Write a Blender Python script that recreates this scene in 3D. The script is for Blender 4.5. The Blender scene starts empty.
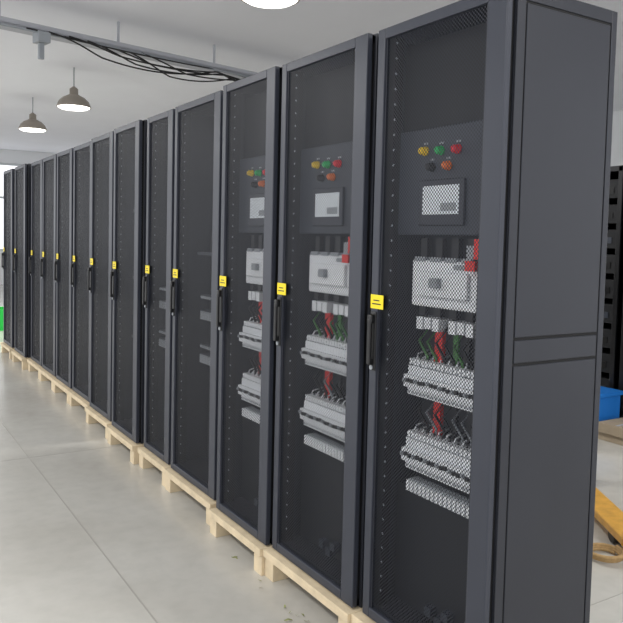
import bpy, bmesh, random
from math import *
from mathutils import Vector, Matrix
random.seed(7)
S=bpy.context.scene
S.view_settings.view_transform='Standard'
try: S.view_settings.look='None'
except Exception: pass

# ---------------- materials ----------------
def srgb(r,g,b):
    f=lambda c:(c/255/12.92) if c/255<=.04045 else ((c/255+.055)/1.055)**2.4
    return (f(r),f(g),f(b),1)
def mat(name,col,rough=.5,metal=0,noise=0,nscale=8,emit=0,spec=.5,bump=0):
    m=bpy.data.materials.new(name); m.use_nodes=True
    nt=m.node_tree; b=nt.nodes['Principled BSDF']
    c=srgb(*col)
    b.inputs['Base Color'].default_value=c
    b.inputs['Roughness'].default_value=rough
    b.inputs['Metallic'].default_value=metal
    b.inputs['Specular IOR Level'].default_value=spec
    if emit:
        b.inputs['Emission Color'].default_value=c
        b.inputs['Emission Strength'].default_value=emit
    if noise or bump:
        tc=nt.nodes.new('ShaderNodeTexCoord'); n=nt.nodes.new('ShaderNodeTexNoise')
        n.inputs['Scale'].default_value=nscale; n.inputs['Detail'].default_value=5
        nt.links.new(tc.outputs['Object'],n.inputs['Vector'])
        if noise:
            mr=nt.nodes.new('ShaderNodeMapRange')
            mr.inputs[1].default_value=.3; mr.inputs[2].default_value=.7
            mr.inputs[3].default_value=1-noise; mr.inputs[4].default_value=1+noise
            nt.links.new(n.outputs['Fac'],mr.inputs[0])
            vm=nt.nodes.new('ShaderNodeVectorMath'); vm.operation='SCALE'
            vm.inputs[0].default_value=c[:3]
            nt.links.new(mr.outputs[0],vm.inputs['Scale'])
            nt.links.new(vm.outputs[0],b.inputs['Base Color'])
        if bump:
            bp=nt.nodes.new('ShaderNodeBump'); bp.inputs['Strength'].default_value=bump
            bp.inputs['Distance'].default_value=.01
            nt.links.new(n.outputs['Fac'],bp.inputs['Height']); nt.links.new(bp.outputs[0],b.inputs['Normal'])
    return m
M_body=mat('cabinet_paint',(40,42,49),.34,0,.06,3,spec=.35)
M_frame=mat('door_frame_paint_lit',(54,57,66),.36,0,.05,5,spec=.35)  # cabinet paint made lighter; stronger light on the door front put into colour
M_dark=mat('cabinet_interior',(15,17,21),.6)
M_seam=mat('seam_shadow_gap',(8,8,10),.8)  # near-black colour standing in for shade inside gaps and grooves
M_plate=mat('inner_plate',(54,59,69),.5,0,.05,6)
M_plate2=mat('mount_plate',(20,23,28),.55)
M_white=mat('breaker_plastic',(238,241,245),.45)
M_grey=mat('grey_plastic',(150,155,160),.5)
M_black=mat('black_plastic',(14,14,16),.4)
M_yel=mat('yellow_label',(240,215,20),.5)
M_red=mat('red_busbar',(225,40,30),.4)
M_grn=mat('green_lamp',(20,185,95),.3)
M_redl=mat('red_lamp',(235,30,50),.3)
M_yell=mat('yellow_lamp',(245,205,30),.3)
M_org=mat('orange_knob',(235,120,45),.4)
M_lcd=mat('lcd_screen',(225,232,238),.3)
M_gw=mat('green_wire',(70,130,60),.5)
M_pine=mat('pine_wood',(216,198,166),.7,0,.12,14)
M_ceil=mat('ceiling_paint',(230,231,236),.9,0,.02,1)
M_wall=mat('wall_paint',(232,234,236),.9,0,.02,1)
M_tray=mat('trunking_steel',(176,178,184),.5)
M_lampsh=mat('lamp_shade',(150,142,132),.45,.3)
M_bulb=mat('lamp_glow',(255,252,245),.5,emit=4)
M_jack=mat('yellow_jack_paint',(205,155,70),.45,0,.15,20)
M_rub=mat('wheel',(50,45,40),.6)
M_blue=mat('blue_crate',(35,120,205),.45)
M_green=mat('green_plastic',(30,190,70),.5)
M_scrap=mat('scrap_green',(140,145,95),.7)
M_scrap2=mat('scrap_brown',(155,145,118),.7)
M_tan=mat('tan_fibre',(170,140,95),.8,0,.15,60)
M_rack=mat('black_rack_paint',(15,16,19),.4)
M_winf=mat('window_frame',(200,205,208),.5)
M_card=mat('cardboard',(165,150,128),.8,0,.1,8)

def mesh_mat(name,p,r,col):
    m=mat(name,col,.4,.2,spec=.4); nt=m.node_tree; b=nt.nodes['Principled BSDF']; out=nt.nodes['Material Output']
    N=nt.nodes.new; L=nt.links.new
    def mt(op,a,b_=None):
        n=N('ShaderNodeMath'); n.operation=op
        for i,v in enumerate((a,b_)):
            if v is None: continue
            if isinstance(v,(int,float)): n.inputs[i].default_value=v
            else: L(v,n.inputs[i])
        return n.outputs[0]
    tc=N('ShaderNodeTexCoord'); sp=N('ShaderNodeSeparateXYZ'); L(tc.outputs['Object'],sp.inputs[0])
    y=sp.outputs[1]; z=sp.outputs[2]
    u=mt('MULTIPLY',mt('ADD',y,z),1/p)
    v=mt('MULTIPLY',mt('SUBTRACT',y,z),1/p)
    fu=mt('SUBTRACT',mt('FRACT',u),.5); fv=mt('SUBTRACT',mt('FRACT',v),.5)
    d=mt('ADD',mt('MULTIPLY',fu,fu),mt('MULTIPLY',fv,fv))
    h=mt('LESS_THAN',d,r*r)
    t=N('ShaderNodeBsdfTransparent'); mx=N('ShaderNodeMixShader')
    L(h,mx.inputs[0]); L(b.outputs[0],mx.inputs[1]); L(t.outputs[0],mx.inputs[2]); L(mx.outputs[0],out.inputs[0])
    return m
M_mesh=mesh_mat('perforated_steel',.0125,.425,(34,37,45))

# ---------------- builders ----------------
class B:
    def __init__(s,name,parent=None,loc=None):
        s.n=name; s.bm=bmesh.new(); s.m=[]; s.p=parent; s.loc=loc
    def mi(s,m):
        if m not in s.m: s.m.append(m)
        return s.m.index(m)
    def box(s,x0,x1,y0,y1,z0,z1,m,bev=0):
        r=bmesh.ops.create_cube(s.bm,size=1)
        vs=r['verts']
        for v in vs:
            v.co=Vector(((x0+x1)/2+v.co.x*(x1-x0),(y0+y1)/2+v.co.y*(y1-y0),(z0+z1)/2+v.co.z*(z1-z0)))
        i=s.mi(m)
        for f in set(f for v in vs for f in v.link_faces): f.material_index=i
        if bev:
            es=set(e for v in vs for e in v.link_edges)
            q=bmesh.ops.bevel(s.bm,geom=list(es),offset=bev,segments=2,affect='EDGES',profile=.5)
            for f in q['faces']: f.material_index=i
        return s
    def lathe(s,prof,c,axis,m,seg=24,smooth=True):
        i=s.mi(m); rings=[]
        for r,h in prof:
            ring=[]
            for k in range(seg):
                a=2*pi*k/seg
                if axis=='z': co=(c[0]+r*cos(a),c[1]+r*sin(a),c[2]+h)
                elif axis=='x': co=(c[0]+h,c[1]+r*cos(a),c[2]+r*sin(a))
                else: co=(c[0]+r*cos(a),c[1]+h,c[2]+r*sin(a))
                ring.append(s.bm.verts.new(co))
            rings.append(ring)
        for a,b in zip(rings,rings[1:]):
            for k in range(seg):
                f=s.bm.faces.new((a[k],a[(k+1)%seg],b[(k+1)%seg],b[k])); f.material_index=i; f.smooth=smooth
        for ring in (rings[0],rings[-1]):
            if (prof[0] if ring is rings[0] else prof[-1])[0]>1e-5:
                f=s.bm.faces.new(ring); f.material_index=i
        return s
    def tube(s,pts,r,m,seg=8):
        i=s.mi(m); rings=[]
        for j,p in enumerate(pts):
            p=Vector(p); a=Vector(pts[max(0,j-1)]); b=Vector(pts[min(len(pts)-1,j+1)])
            t=(b-a).normalized(); up=Vector((0,0,1)) if abs(t.z)<.9 else Vector((1,0,0))
            u=t.cross(up).normalized(); w=u.cross(t)
            rings.append([s.bm.verts.new(p+u*r*cos(2*pi*k/seg)+w*r*sin(2*pi*k/seg)) for k in range(seg)])
        for a,b in zip(rings,rings[1:]):
            for k in range(seg):
                f=s.bm.faces.new((a[k],a[(k+1)%seg],b[(k+1)%seg],b[k])); f.material_index=i; f.smooth=True
        for ring in (rings[0],rings[-1]):
            s.bm.faces.new(ring).material_index=i
        return s
    def done(s):
        me=bpy.data.meshes.new(s.n); bmesh.ops.recalc_face_normals(s.bm,faces=s.bm.faces)
        s.bm.to_mesh(me); s.bm.free()
        for m in s.m: me.materials.append(m)
        o=bpy.data.objects.new(s.n,me); S.collection.objects.link(o)
        if s.p: o.parent=s.p
        if s.loc: o.location=s.loc
        return o
def empty(name,loc):
    e=bpy.data.objects.new(name,None); e.location=loc; e.empty_display_size=.1
    S.collection.objects.link(e); return e

# ---------------- cabinets ----------------
H=2.0; Z0=.12
def breaker_row(b,x,w,wa,wb,zt,h,tiers=True,mw=None):
    mw=mw or M_white
    n=int((wb-wa)/.018)
    st=(wb-wa)/n
    for k in range(n):
        a=-(wa+k*st); c=a-st*.9
        dz=random.uniform(-.003,.003)
        b.box(x-.05,x+.03,c,a,zt-h,zt,mw)
        b.box(x-.068,x-.05,c,a,zt-h*.72,zt-h*.3,mw)
        b.box(x-.078,x-.068,c+.004,a-.004,zt-h*.52+dz,zt-h*.4+dz,M_black if k%3 else M_grey)
        b.box(x-.052,x-.049,c+.004,a-.004,zt-h*.95,zt-h*.87,M_grey)
    if tiers:
        for k in range(n):
            a=-(wa+k*st); c=a-st*.7
            b.box(x-.045,x+.01,c,a,zt+.003,zt+.022,mw)
            b.tube([(x-.02,(a+c)/2,zt+.02),(x-.01,(a+c)/2+.004,zt+.035),(x+.03,(a+c)/2,zt+.045)],.0028,M_black if k%2 else M_white,5)
def cabinet(xf,yl,w,full=False,D=.46,half=False,rf=.075):
    e=empty('server_cabinet',(xf,yl,Z0))
    t=.022
    b=B('body',e)
    b.box(t+.012,D,-.004-.012,-.004,.0,H,M_body,.002)
    b.box(t+.012,D,-w+.002,-w+.014,.0,H,M_body,.002)
    b.box(D-.012,D,-w+.014,-.016,.0,H,M_dark)
    b.box(t+.012,D-.012,-w+.014,-.016,H-.03,H-.0,M_body)
    b.box(t+.012,D-.012,-w+.014,-.016,.0,.04,M_body)
    for (za,zb) in ((1.036,1.955),(.963,1.028),(.03,.955)):
        b.box(t+.05,D-.03,-w-.004,-w+.002,za,zb,M_body,.0025)
    b.box(t+.045,D-.025,-w-.0005,-w+.002,.02,1.965,M_seam)
    b.box(t+.012,t+.045,-w-.004,-w+.002,0,H,M_body,.002)
    b.box(D-.025,D,-w-.004,-w+.002,0,H,M_body,.002)
    b.box(t+.045,D-.025,-w-.004,-w+.002,1.962,H,M_body,.0015)
    for (za,zb) in ((1.036,1.955),(.963,1.028),(.03,.955)):
        b.box(t+.05,D-.03,-.004,0,za,zb,M_body,.0015)
    b.box(t+.014,t+.05,-.05,-.016,.04,H-.03,M_dark)
    b.box(t+.014,t+.05,-w+.014,-w+.05,.04,H-.03,M_dark)
    b.done()
    g=B('door_gap_shade',e)  # dark strips painting the shade in the gap between door and body
    g.box(t,t+.012,-w+.008,-.008,.006,.03,M_seam)
    g.box(t,t+.012,-.02,-.008,.006,H-.006,M_seam)
    g.box(t,t+.012,-w+.008,-w+.02,.006,H-.006,M_seam)
    g.box(t,t+.012,-w+.008,-.008,H-.03,H-.006,M_seam)
    g.done()
    lf=.04; tf=.035
    d=B('door_frame',e)
    d.box(0,t,-lf,-.002,.005,H-.003,M_frame,.003)
    d.box(0,t,-w+.002,-w+rf,.005,H-.003,M_frame,.003)
    d.box(0,t,-w+rf,-lf,H-.003-tf,H-.003,M_frame,.003)
    d.box(0,t,-w+rf,-lf,.005,.005+tf,M_frame,.003)
    d.box(.006,.014,-lf-.008,-lf,.04,H-.038,M_body)
    d.box(.006,.014,-w+rf,-w+rf+.008,.04,H-.038,M_body)
    d.done()
    m=B('door_mesh',e)
    i=m.mi(M_mesh)
    vs=[m.bm.verts.new(c) for c in ((.01,-lf,.04),(.01,-w+rf,.04),(.01,-w+rf,H-.038),(.01,-lf,H-.038))]
    m.bm.faces.new(vs); m.done()
    h=B('door_handle',e)
    h.box(-.006,0,-.04,-.008,.86,1.06,M_black,.003)
    h.box(-.024,-.012,-.033,-.015,.88,1.035,M_black,.004)
    h.box(-.014,-.005,-.033,-.015,.88,.9,M_black)
    h.box(-.022,-.005,-.036,-.012,1.02,1.05,M_black,.004)
    h.lathe([(.008,0),(.008,-.004)],(-.006,-.024,.87),'x',M_grey,12)
    h.done()
    l=B('warning_label',e)
    l.box(-.002,0,-.072,-.004,1.07,1.117,M_yel); l.box(-.0026,-.002,-.06,-.013,1.084,1.088,M_black); l.box(-.0026,-.002,-.052,-.02,1.096,1.1,M_black)
    l.done()
    q=B('interior_equipment',e)
    q.box(.2,.21,-w+.05,-.05,.05,1.33,M_plate2)
    for k in range(38):
        zz=.1+k*.05
        q.lathe([(.004,0),(.004,-.003)],(.036,-.06,zz),'x',M_grey,6)
    if full:
        q.box(.07,.09,-w+.03,-.03,1.32,1.66,M_plate,.004)
        q.box(.06,.07,-.37,-.165,1.35,1.495,M_frame,.004)
        q.box(.058,.061,-.35,-.185,1.385,1.475,M_lcd)
        q.box(.0575,.058,-.34,-.27,1.395,1.42,M_grey)
        for wy,zz,mm in ((.18,1.588,M_yell),(.255,1.584,M_grn),(.33,1.582,M_redl),(.215,1.535,M_black),(.29,1.535,M_org)):
            q.lathe([(.015,0),(.015,-.006),(.0125,-.008),(.0125,-.02),(.008,-.026),(0.0001,-.027)],(.07,-wy,zz),'x',mm,16)
            q.box(.068,.07,-wy-.01,-wy+.01,zz+.021,zz+.027,M_grey)
        q.box(.1,.11,-w+.03,-.03,1.66,1.95,M_dark)
        q.box(.07,.16,-.43,-.13,1.09,1.24,M_white,.006)
        q.box(.055,.07,-.40,-.16,1.125,1.205,M_white,.004)
        q.box(.035,.055,-.29,-.25,1.155,1.185,M_grey,.003)
        q.box(.066,.0695,-.395,-.33,1.215,1.23,M_grey)
        for k in range(4):
            q.box(.068,.1,-.41+k*.072,-.36+k*.072,1.235,1.25,M_grey)
            q.box(.08,.1,-.405+k*.072,-.375+k*.072,1.25,1.31,M_black)
            q.box(.08,.1,-.405+k*.072,-.375+k*.072,1.06,1.09,M_black)
        q.box(.045,.12,-w+.09,-.435,1.25,1.31,M_red) if w>.55 else None
        q.box(.04,.065,-.445,-.405,1.215,1.245,M_red)
        q.box(.05,.08,-.43,-.40,1.25,1.29,M_grey)
        for k in range(7):
            if k==3: continue
            q.box(.07,.13,-.19-k*.038,-.16-k*.038,1.015+.004*(k%2),1.055,M_white)
        q.box(.085,.1,-.27,-.235,.915,1.015,M_red); q.box(.09,.1,-.335,-.315,.92,1.02,M_gw); q.box(.09,.1,-.385,-.36,.9,1.02,M_black)
        q.box(.095,.11,-.26,-.228,.68,.79,M_red); q.box(.1,.11,-.33,-.315,.68,.8,M_black); q.box(.1,.11,-.4,-.375,.68,.8,M_black)
        for k in range(7):
            yy=-.2-.04*k
            q.tube([(.1,yy,1.03),(.06,yy+.01,.98),(.08,yy-.01,.93),(.09,yy,.89)],.005,random.choice([M_black,M_gw,M_black]),6)
            q.tube([(.1,yy,.8),(.07,yy+.015,.75),(.09,yy-.01,.7),(.1,yy,.66)],.005,random.choice([M_black,M_black,M_grey]),6)
        breaker_row(q,.1,w,.15,w-.05,.895,.095)
        breaker_row(q,.1,w,.15,w-.05,.655,.1)
        q.box(.06,.1,-w+.06,-.16,.475,.52,M_grey,.004)
        for k in range(17): q.box(.05,.06,-.17-k*.02,-.157-k*.02,.48,.515,M_white)
        q.box(.12,.13,-w+.03,-.03,.05,.46,M_plate2)
        for (a,zz) in ((.22,.075),(.27,.06),(.3,.09)):
            q.box(.09,.12,-a-.03,-a,zz,zz+.03,M_plate)
        q.tube([(.08,-.42,.1),(.06,-.45,.2),(.08,-.46,.28),(.1,-.43,.36)],.006,M_grey,6)
    elif half:
        a0=-w+.06
        for zz,hh in ((.86,.05),(.97,.02),(.63,.05),(.71,.02)):
            q.box(.07,.12,a0,a0+.3,zz,zz+hh,M_plate)
            for k in range(14): q.box(.062,.07,a0+.01+k*.02,a0+.024+k*.02,zz+.004,zz+hh-.004,M_grey)
        q.box(.09,.12,-w+.03,-.12,1.2,1.215,M_plate)
    else:
        for zz in (.6,1.0,1.45): q.box(.12,.16,-w+.04,-.04,zz,zz+.02,M_plate2)
    q.done()
    return e
cabs=[(-.01,2.0,.575),(-.025,2.62,.585),(-.04,3.145,.5),(-.008,3.82,.585),(.0,4.29,.42),(-.02,4.88,.51),(.0,5.50,.53),(.03,6.13,.56),(.03,6.70,.52),(.035,7.29,.53),(.04,7.84,.5),(.0,8.5,.56),(.0,9.2,.54)]
def pallet(xf,yl,w,D=.46):
    b=B('wooden_pallet')
    x0=xf+.0; x1=xf+D+.05; y1=yl+.02; y0=yl-w-.02
    b.box(x0-.03,x0+.06,y0,y1,.085,.118,M_pine,.002)
    b.box((x0+x1)/2-.04,(x0+x1)/2+.04,y0,y1,.085,.118,M_pine,.002)
    b.box(x1-.08,x1,y0,y1,.085,.118,M_pine,.002)
    for yc in (y0+.035,y1-.035):
        b.box(x0-.02,x1,yc-.035,yc+.035,.0,.085,M_pine,.002)
    b.done()
for i,(x,y,w) in enumerate(cabs):
    cabinet(x,y,w,full=i<3,half=3<=i<5)
for i,(x,y,w) in enumerate(cabs):
    nxt=cabs[i-1][1] if i>0 else -9
    yr=max(y-w-.02, nxt+.022)
    pallet(x,y,y-yr-.02)

# ---------------- room ----------------
fl=mat('floor_epoxy',(206,202,192),.24)
nt=fl.node_tree; bs=nt.nodes['Principled BSDF']; N=nt.nodes.new; L=nt.links.new
tc=N('ShaderNodeTexCoord'); n1=N('ShaderNodeTexNoise'); n1.inputs['Scale'].default_value=1.3; n1.inputs['Detail'].default_value=8
n2=N('ShaderNodeTexNoise'); n2.inputs['Scale'].default_value=14; n2.inputs['Detail'].default_value=6
L(tc.outputs['Object'],n1.inputs[0]); L(tc.outputs['Object'],n2.inputs[0])
cr=N('ShaderNodeValToRGB'); cr.color_ramp.elements[0].position=.3; cr.color_ramp.elements[0].color=srgb(186,183,175); cr.color_ramp.elements[1].position=.7; cr.color_ramp.elements[1].color=srgb(200,198,191)
L(n1.outputs['Fac'],cr.inputs[0])
cr2=N('ShaderNodeValToRGB'); cr2.color_ramp.elements[0].position=.3; cr2.color_ramp.elements[0].color=(.94,.94,.94,1); cr2.color_ramp.elements[1].position=.6; cr2.color_ramp.elements[1].color=(1,1,1,1)
L(n2.outputs['Fac'],cr2.inputs[0])
mx=N('ShaderNodeMix'); mx.data_type='RGBA'; mx.blend_type='MULTIPLY'; mx.inputs[0].default_value=1
L(cr.outputs[0],mx.inputs[6]); L(cr2.outputs[0],mx.inputs[7])
L(mx.outputs[2],bs.inputs['Base Color'])
f=B('floor'); f.box(-6,9,-3,21,-.1,0,fl); f.done()
M_joint=mat('floor_joint_fill',(158,155,148),.6)
j=B('trim_1')
for k in range(-2,4): j.box(-.568+k*2.4-.003,-.568+k*2.4+.003,-3,21,-.01,.0008,M_joint)
for k in range(-2,6): j.box(-6,9,4.79+k*3-.002,4.79+k*3+.002,-.01,.0006,M_joint)
j.done()
c=B('ceiling'); c.box(-6,9,-3,21,3.6,3.8,M_ceil); c.done()
w=B('wall_right'); w.box(9,9.2,-3,21,0,3.6,M_wall); w.done()
w=B('wall_far')
w.box(-6,9,21,21.2,0,.9,M_wall); w.box(-6,9,21,21.2,3.25,3.6,M_wall)
for k in range(6): w.box(-6+k*2.9,-5.5+k*2.9,21,21.2,.9,3.25,M_wall)
w.done()
for k in range(5):
    b=B('window_%d'%(k+1)); x0=-5.5+k*2.9; x1=x0+2.4
    for a,bb in ((x0,x0+.06),(x1-.06,x1),((x0+x1)/2-.03,(x0+x1)/2+.03)): b.box(a,bb,21.05,21.12,.9,3.25,M_winf)
    for a,bb in ((.9,.96),(3.19,3.25),(2.3,2.36)): b.box(x0,x1,21.05,21.12,a,bb,M_winf)
    b.done()

# ---------------- overhead trunking and cables ----------------
t=B('cable_trunking')
t.box(-5,5,-.09,.09,0,.03,M_tray,.003); t.box(-5,5,-.09,-.08,-.0,.07,M_tray); t.box(-5,5,.08,.09,0,.07,M_tray)
t.box(-5,5,-.13,-.11,-.02,.0,M_grey)
t.box(.3,.42,-.16,-.02,-.1,-.0,M_grey,.006); t.box(.33,.38,-.11,-.07,-.25,-.1,M_grey,.004)
for k in range(-4,5): t.box(k*1.2-.01,k*1.2+.01,-.01,.01,.03,.299,M_tray)
for s_ in range(7):
    pts=[]
    x0=.2+.2*s_; x1=3.3+.2*s_
    droop=(.03,.16,.07,.1,.045,.13,.06)[s_]
    for k in range(41):
        u=k/40; x=x0+u*(x1-x0)
        hang=abs(sin(pi*u*(1.4+.17*s_)))**.8
        env=min(1,u*6)
        pts.append((x,-.13-.03*sin(s_+u*5),.0-env*(.012*s_+droop*hang)))
    t.tube(pts,.008,M_black,6)
to=t.done(); to.location=(-.34,7.35,3.3); to.rotation_euler=(0,0,radians(11))

def pend(x,y,z,R=.22):
    e=empty('pendant_or_fill_lamp',(x,y,z))
    b=B('shade',e)
    k=R/.22
    b.lathe([(.22*k,0),(.215*k,.02),(.19*k,.075),(.14*k,.125),(.08*k,.155),(.055*k,.17),(.055*k,.24),(.03*k,.26),(.0001,.262)],(0,0,0),'z',M_lampsh,32)
    b.lathe([(.02,.26),(.02,.27)],(0,0,0),'z',M_lampsh,10)
    b.tube([(0,0,.26),(0,0,3.6-z)],.008,M_grey,8)
    b.done()
    g=B('diffuser',e); g.lathe([(.205*k,-.001),(.17*k,-.02),(.08*k,-.032),(.0001,-.035)],(0,0,0),'z',M_bulb,32); g.done()
    l=bpy.data.lights.new('lamp_light','AREA'); l.shape='DISK'; l.size=.4; l.energy=65; l.color=(1,.99,.97)
    o=bpy.data.objects.new('lamp_light',l); o.location=(0,0,-.06); o.parent=e; S.collection.objects.link(o)
    return e
for p in [(1.0,10.0,3.08),(1.0,12.6,3.08),(1.07,4.76,3.145),(-2.6,2.0,3.13),(-2.6,6.5,3.1),(-2.6,11.0,3.1),(6.0,2.0,3.13),(1.0,-.6,3.13)]: pend(*p)  # lamps outside the view are added to brighten floor and ceiling

# ---------------- background items ----------------
def rack(x,y,w,D=.9,h=2.05):
    e=empty('black_equipment_rack',(x,y,0))
    b=B('frame',e)
    for a in (0,-w+.04):
        for dd in (0,D-.05): b.box(dd,dd+.05,a-.04,a,.02,h,M_rack,.003)
    b.box(0,D,-w,0,h-.04,h,M_rack); b.box(0,D,-w,0,.1,.14,M_rack); b.box(D-.02,D,-w,0,.1,h,M_rack)
    b.box(.02,D,-w,-w+.01,.1,h,M_rack); b.box(.02,D,-.01,0,.1,h,M_rack)
    for (a,dd) in ((-.06,.06),(-w+.06,.06),(-.06,D-.06),(-w+.06,D-.06)): b.lathe([(.03,0),(.03,.1)],(dd,a,0),'z',M_black,12)
    b.done()
    q=B('modules',e)
    for k in range(9):
        z=.2+k*.2
        q.box(.04,.6,-w+.04,-.04,z,z+.15,M_dark,.003)
        for jx in range(4): q.box(.035,.04,-w+.1+jx*.1,-w+.16+jx*.1,z+.04,z+.09,M_plate if (k+jx)%3==0 else M_black)
    q.tube([(-.01,-.1,1.7),(-.03,-.15,1.3),(-.01,-.12,.9),(-.02,-.2,.5),(0,-.18,.3)],.012,M_black)
    q.done()
for k in range(4): rack(3.6,3.55+k*.75,.7)
b=B('blue_crate'); 
b.box(3.2,3.5,3.46,3.73,.0,.02,M_blue)
for a in ((3.2,3.22,3.46,3.73),(3.48,3.5,3.46,3.73),(3.22,3.48,3.46,3.48),(3.22,3.48,3.71,3.73)): b.box(*a,.02,.3,M_blue,.003)
b.box(3.18,3.52,3.44,3.75,.28,.31,M_blue,.004); b.done()
b=B('cardboard_box'); b.box(3.14,3.5,3.08,3.38,0,.13,M_card,.003); b.box(3.14,3.5,3.22,3.24,.13,.132,M_tray)
b.box(3.12,3.14,3.08,3.38,.06,.13,M_card); b.done()
b=B('green_plastic_crate')
b.box(.2,.75,11.2,11.7,0,.03,M_green)
for a in ((.2,.23,11.2,11.7),(.72,.75,11.2,11.7),(.23,.72,11.2,11.23),(.23,.72,11.67,11.7)): b.box(*a,.03,.3,M_green,.004)
b.box(.18,.23,11.18,11.72,.27,.31,M_green,.004); b.done()

# pallet jack (hand pallet truck)
e=empty('pallet_jack',(1.289,1.966,0)); e.rotation_euler=(0,0,radians(-33))
def fork(name,xo):
    b=B(name,e)
    b.box(xo-.07,xo+.07,.12,1.2,.055,.095,M_jack,.008)
    i=b.mi(M_jack)
    v=[b.bm.verts.new(c) for c in ((xo-.07,.13,.055),(xo+.07,.13,.055),(xo+.07,.13,.095),(xo-.07,.13,.095),(xo-.045,0,.055),(xo+.045,0,.055),(xo+.045,0,.068),(xo-.045,0,.068))]
    for q in ((0,1,5,4),(1,2,6,5),(2,3,7,6),(3,0,4,7),(4,5,6,7)): b.bm.faces.new([v[k] for k in q]).material_index=i
    b.lathe([(.038,-.05),(.038,.05)],(xo,.3,.038),'x',M_rub,16)
    b.done()
fork('fork_left',-.19); fork('fork_right',.19)
b=B('pump_body',e); b.box(-.26,.26,1.18,1.3,.06,.2,M_jack,.01); b.box(-.1,.1,1.28,1.42,.1,.5,M_jack,.02)
b.lathe([(.09,-.04),(.09,.04)],(-.08,1.38,.09),'x',M_rub,20); b.lathe([(.09,-.04),(.09,.04)],(.08,1.38,.09),'x',M_rub,20)
b.tube([(0,1.38,.5),(0,1.5,1.1)],.02,M_black); b.tube([(-.15,1.5,1.1),(.15,1.5,1.1)],.018,M_black)
b.tube([(-.15,1.5,1.1),(0,1.48,1.0),(.15,1.5,1.1)],.015,M_black); b.done()
b=B('tan_coil')  # small tan coil lying flat beside the fork
pts=[(1.39+(.07+.004*(k//24))*cos(k*pi/12),2.04+(.07+.004*(k//24))*sin(k*pi/12),.012+.0085*(k/24)) for k in range(73)]
b.tube(pts,.009,M_tan,8); b.done()

# floor scraps
b=B('packing_scraps')
def scrap(x,y,r):
    a=random.uniform(0,6.28); n=5
    m=random.choice([M_scrap,M_scrap,M_scrap,M_scrap2]); i=b.mi(m)
    l=r*random.uniform(.6,1.3); wd=r*.3
    pr=[]
    for k in range(n):
        u=k/(n-1)-.5; ww=wd*(1-abs(u)*1.6)+.001
        cx=x+cos(a)*u*l*2; cy=y+sin(a)*u*l*2; zz=.002+.008*random.random()
        pr.append((b.bm.verts.new((cx-sin(a)*ww,cy+cos(a)*ww,zz)),b.bm.verts.new((cx+sin(a)*ww,cy-cos(a)*ww,zz+.002))))
    for p,q in zip(pr,pr[1:]): b.bm.faces.new((p[0],q[0],q[1],p[1])).material_index=i
for cx,cy,n,sp in ((-.1,2.45,6,.12),(-.1,2.2,5,.08),(-.1,2.8,2,.1)):
    for _ in range(n): scrap(min(-.08,random.gauss(cx,.03)),random.gauss(cy,sp),random.uniform(.007,.016))
b.done()

# ---------------- lighting ----------------
W=bpy.data.worlds.new('world'); S.world=W; W.use_nodes=True
bg=W.node_tree.nodes['Background']; bg.inputs[0].default_value=(.96,.97,1,1); bg.inputs[1].default_value=1.55

# ---------------- camera ----------------
cam=bpy.data.cameras.new('camera'); co=bpy.data.objects.new('camera',cam); S.collection.objects.link(co)
R=Vector((0.8475093973,-0.5302482968,0.0237605811)); U=Vector((0.0095306587,0.059960723,0.9981552375)); Fv=Vector((0.5306948163,0.8457194898,-0.0558708917))
m=Matrix((R,U,-Fv)).transposed().to_4x4(); m.translation=Vector((-1.5038,0,1.4188))
co.matrix_world=m
cam.sensor_width=36; cam.sensor_fit='HORIZONTAL'; cam.lens=733.491/623*36; cam.shift_y=-(311.5-280.06)/623
cam.clip_start=.05; cam.clip_end=200
S.camera=co
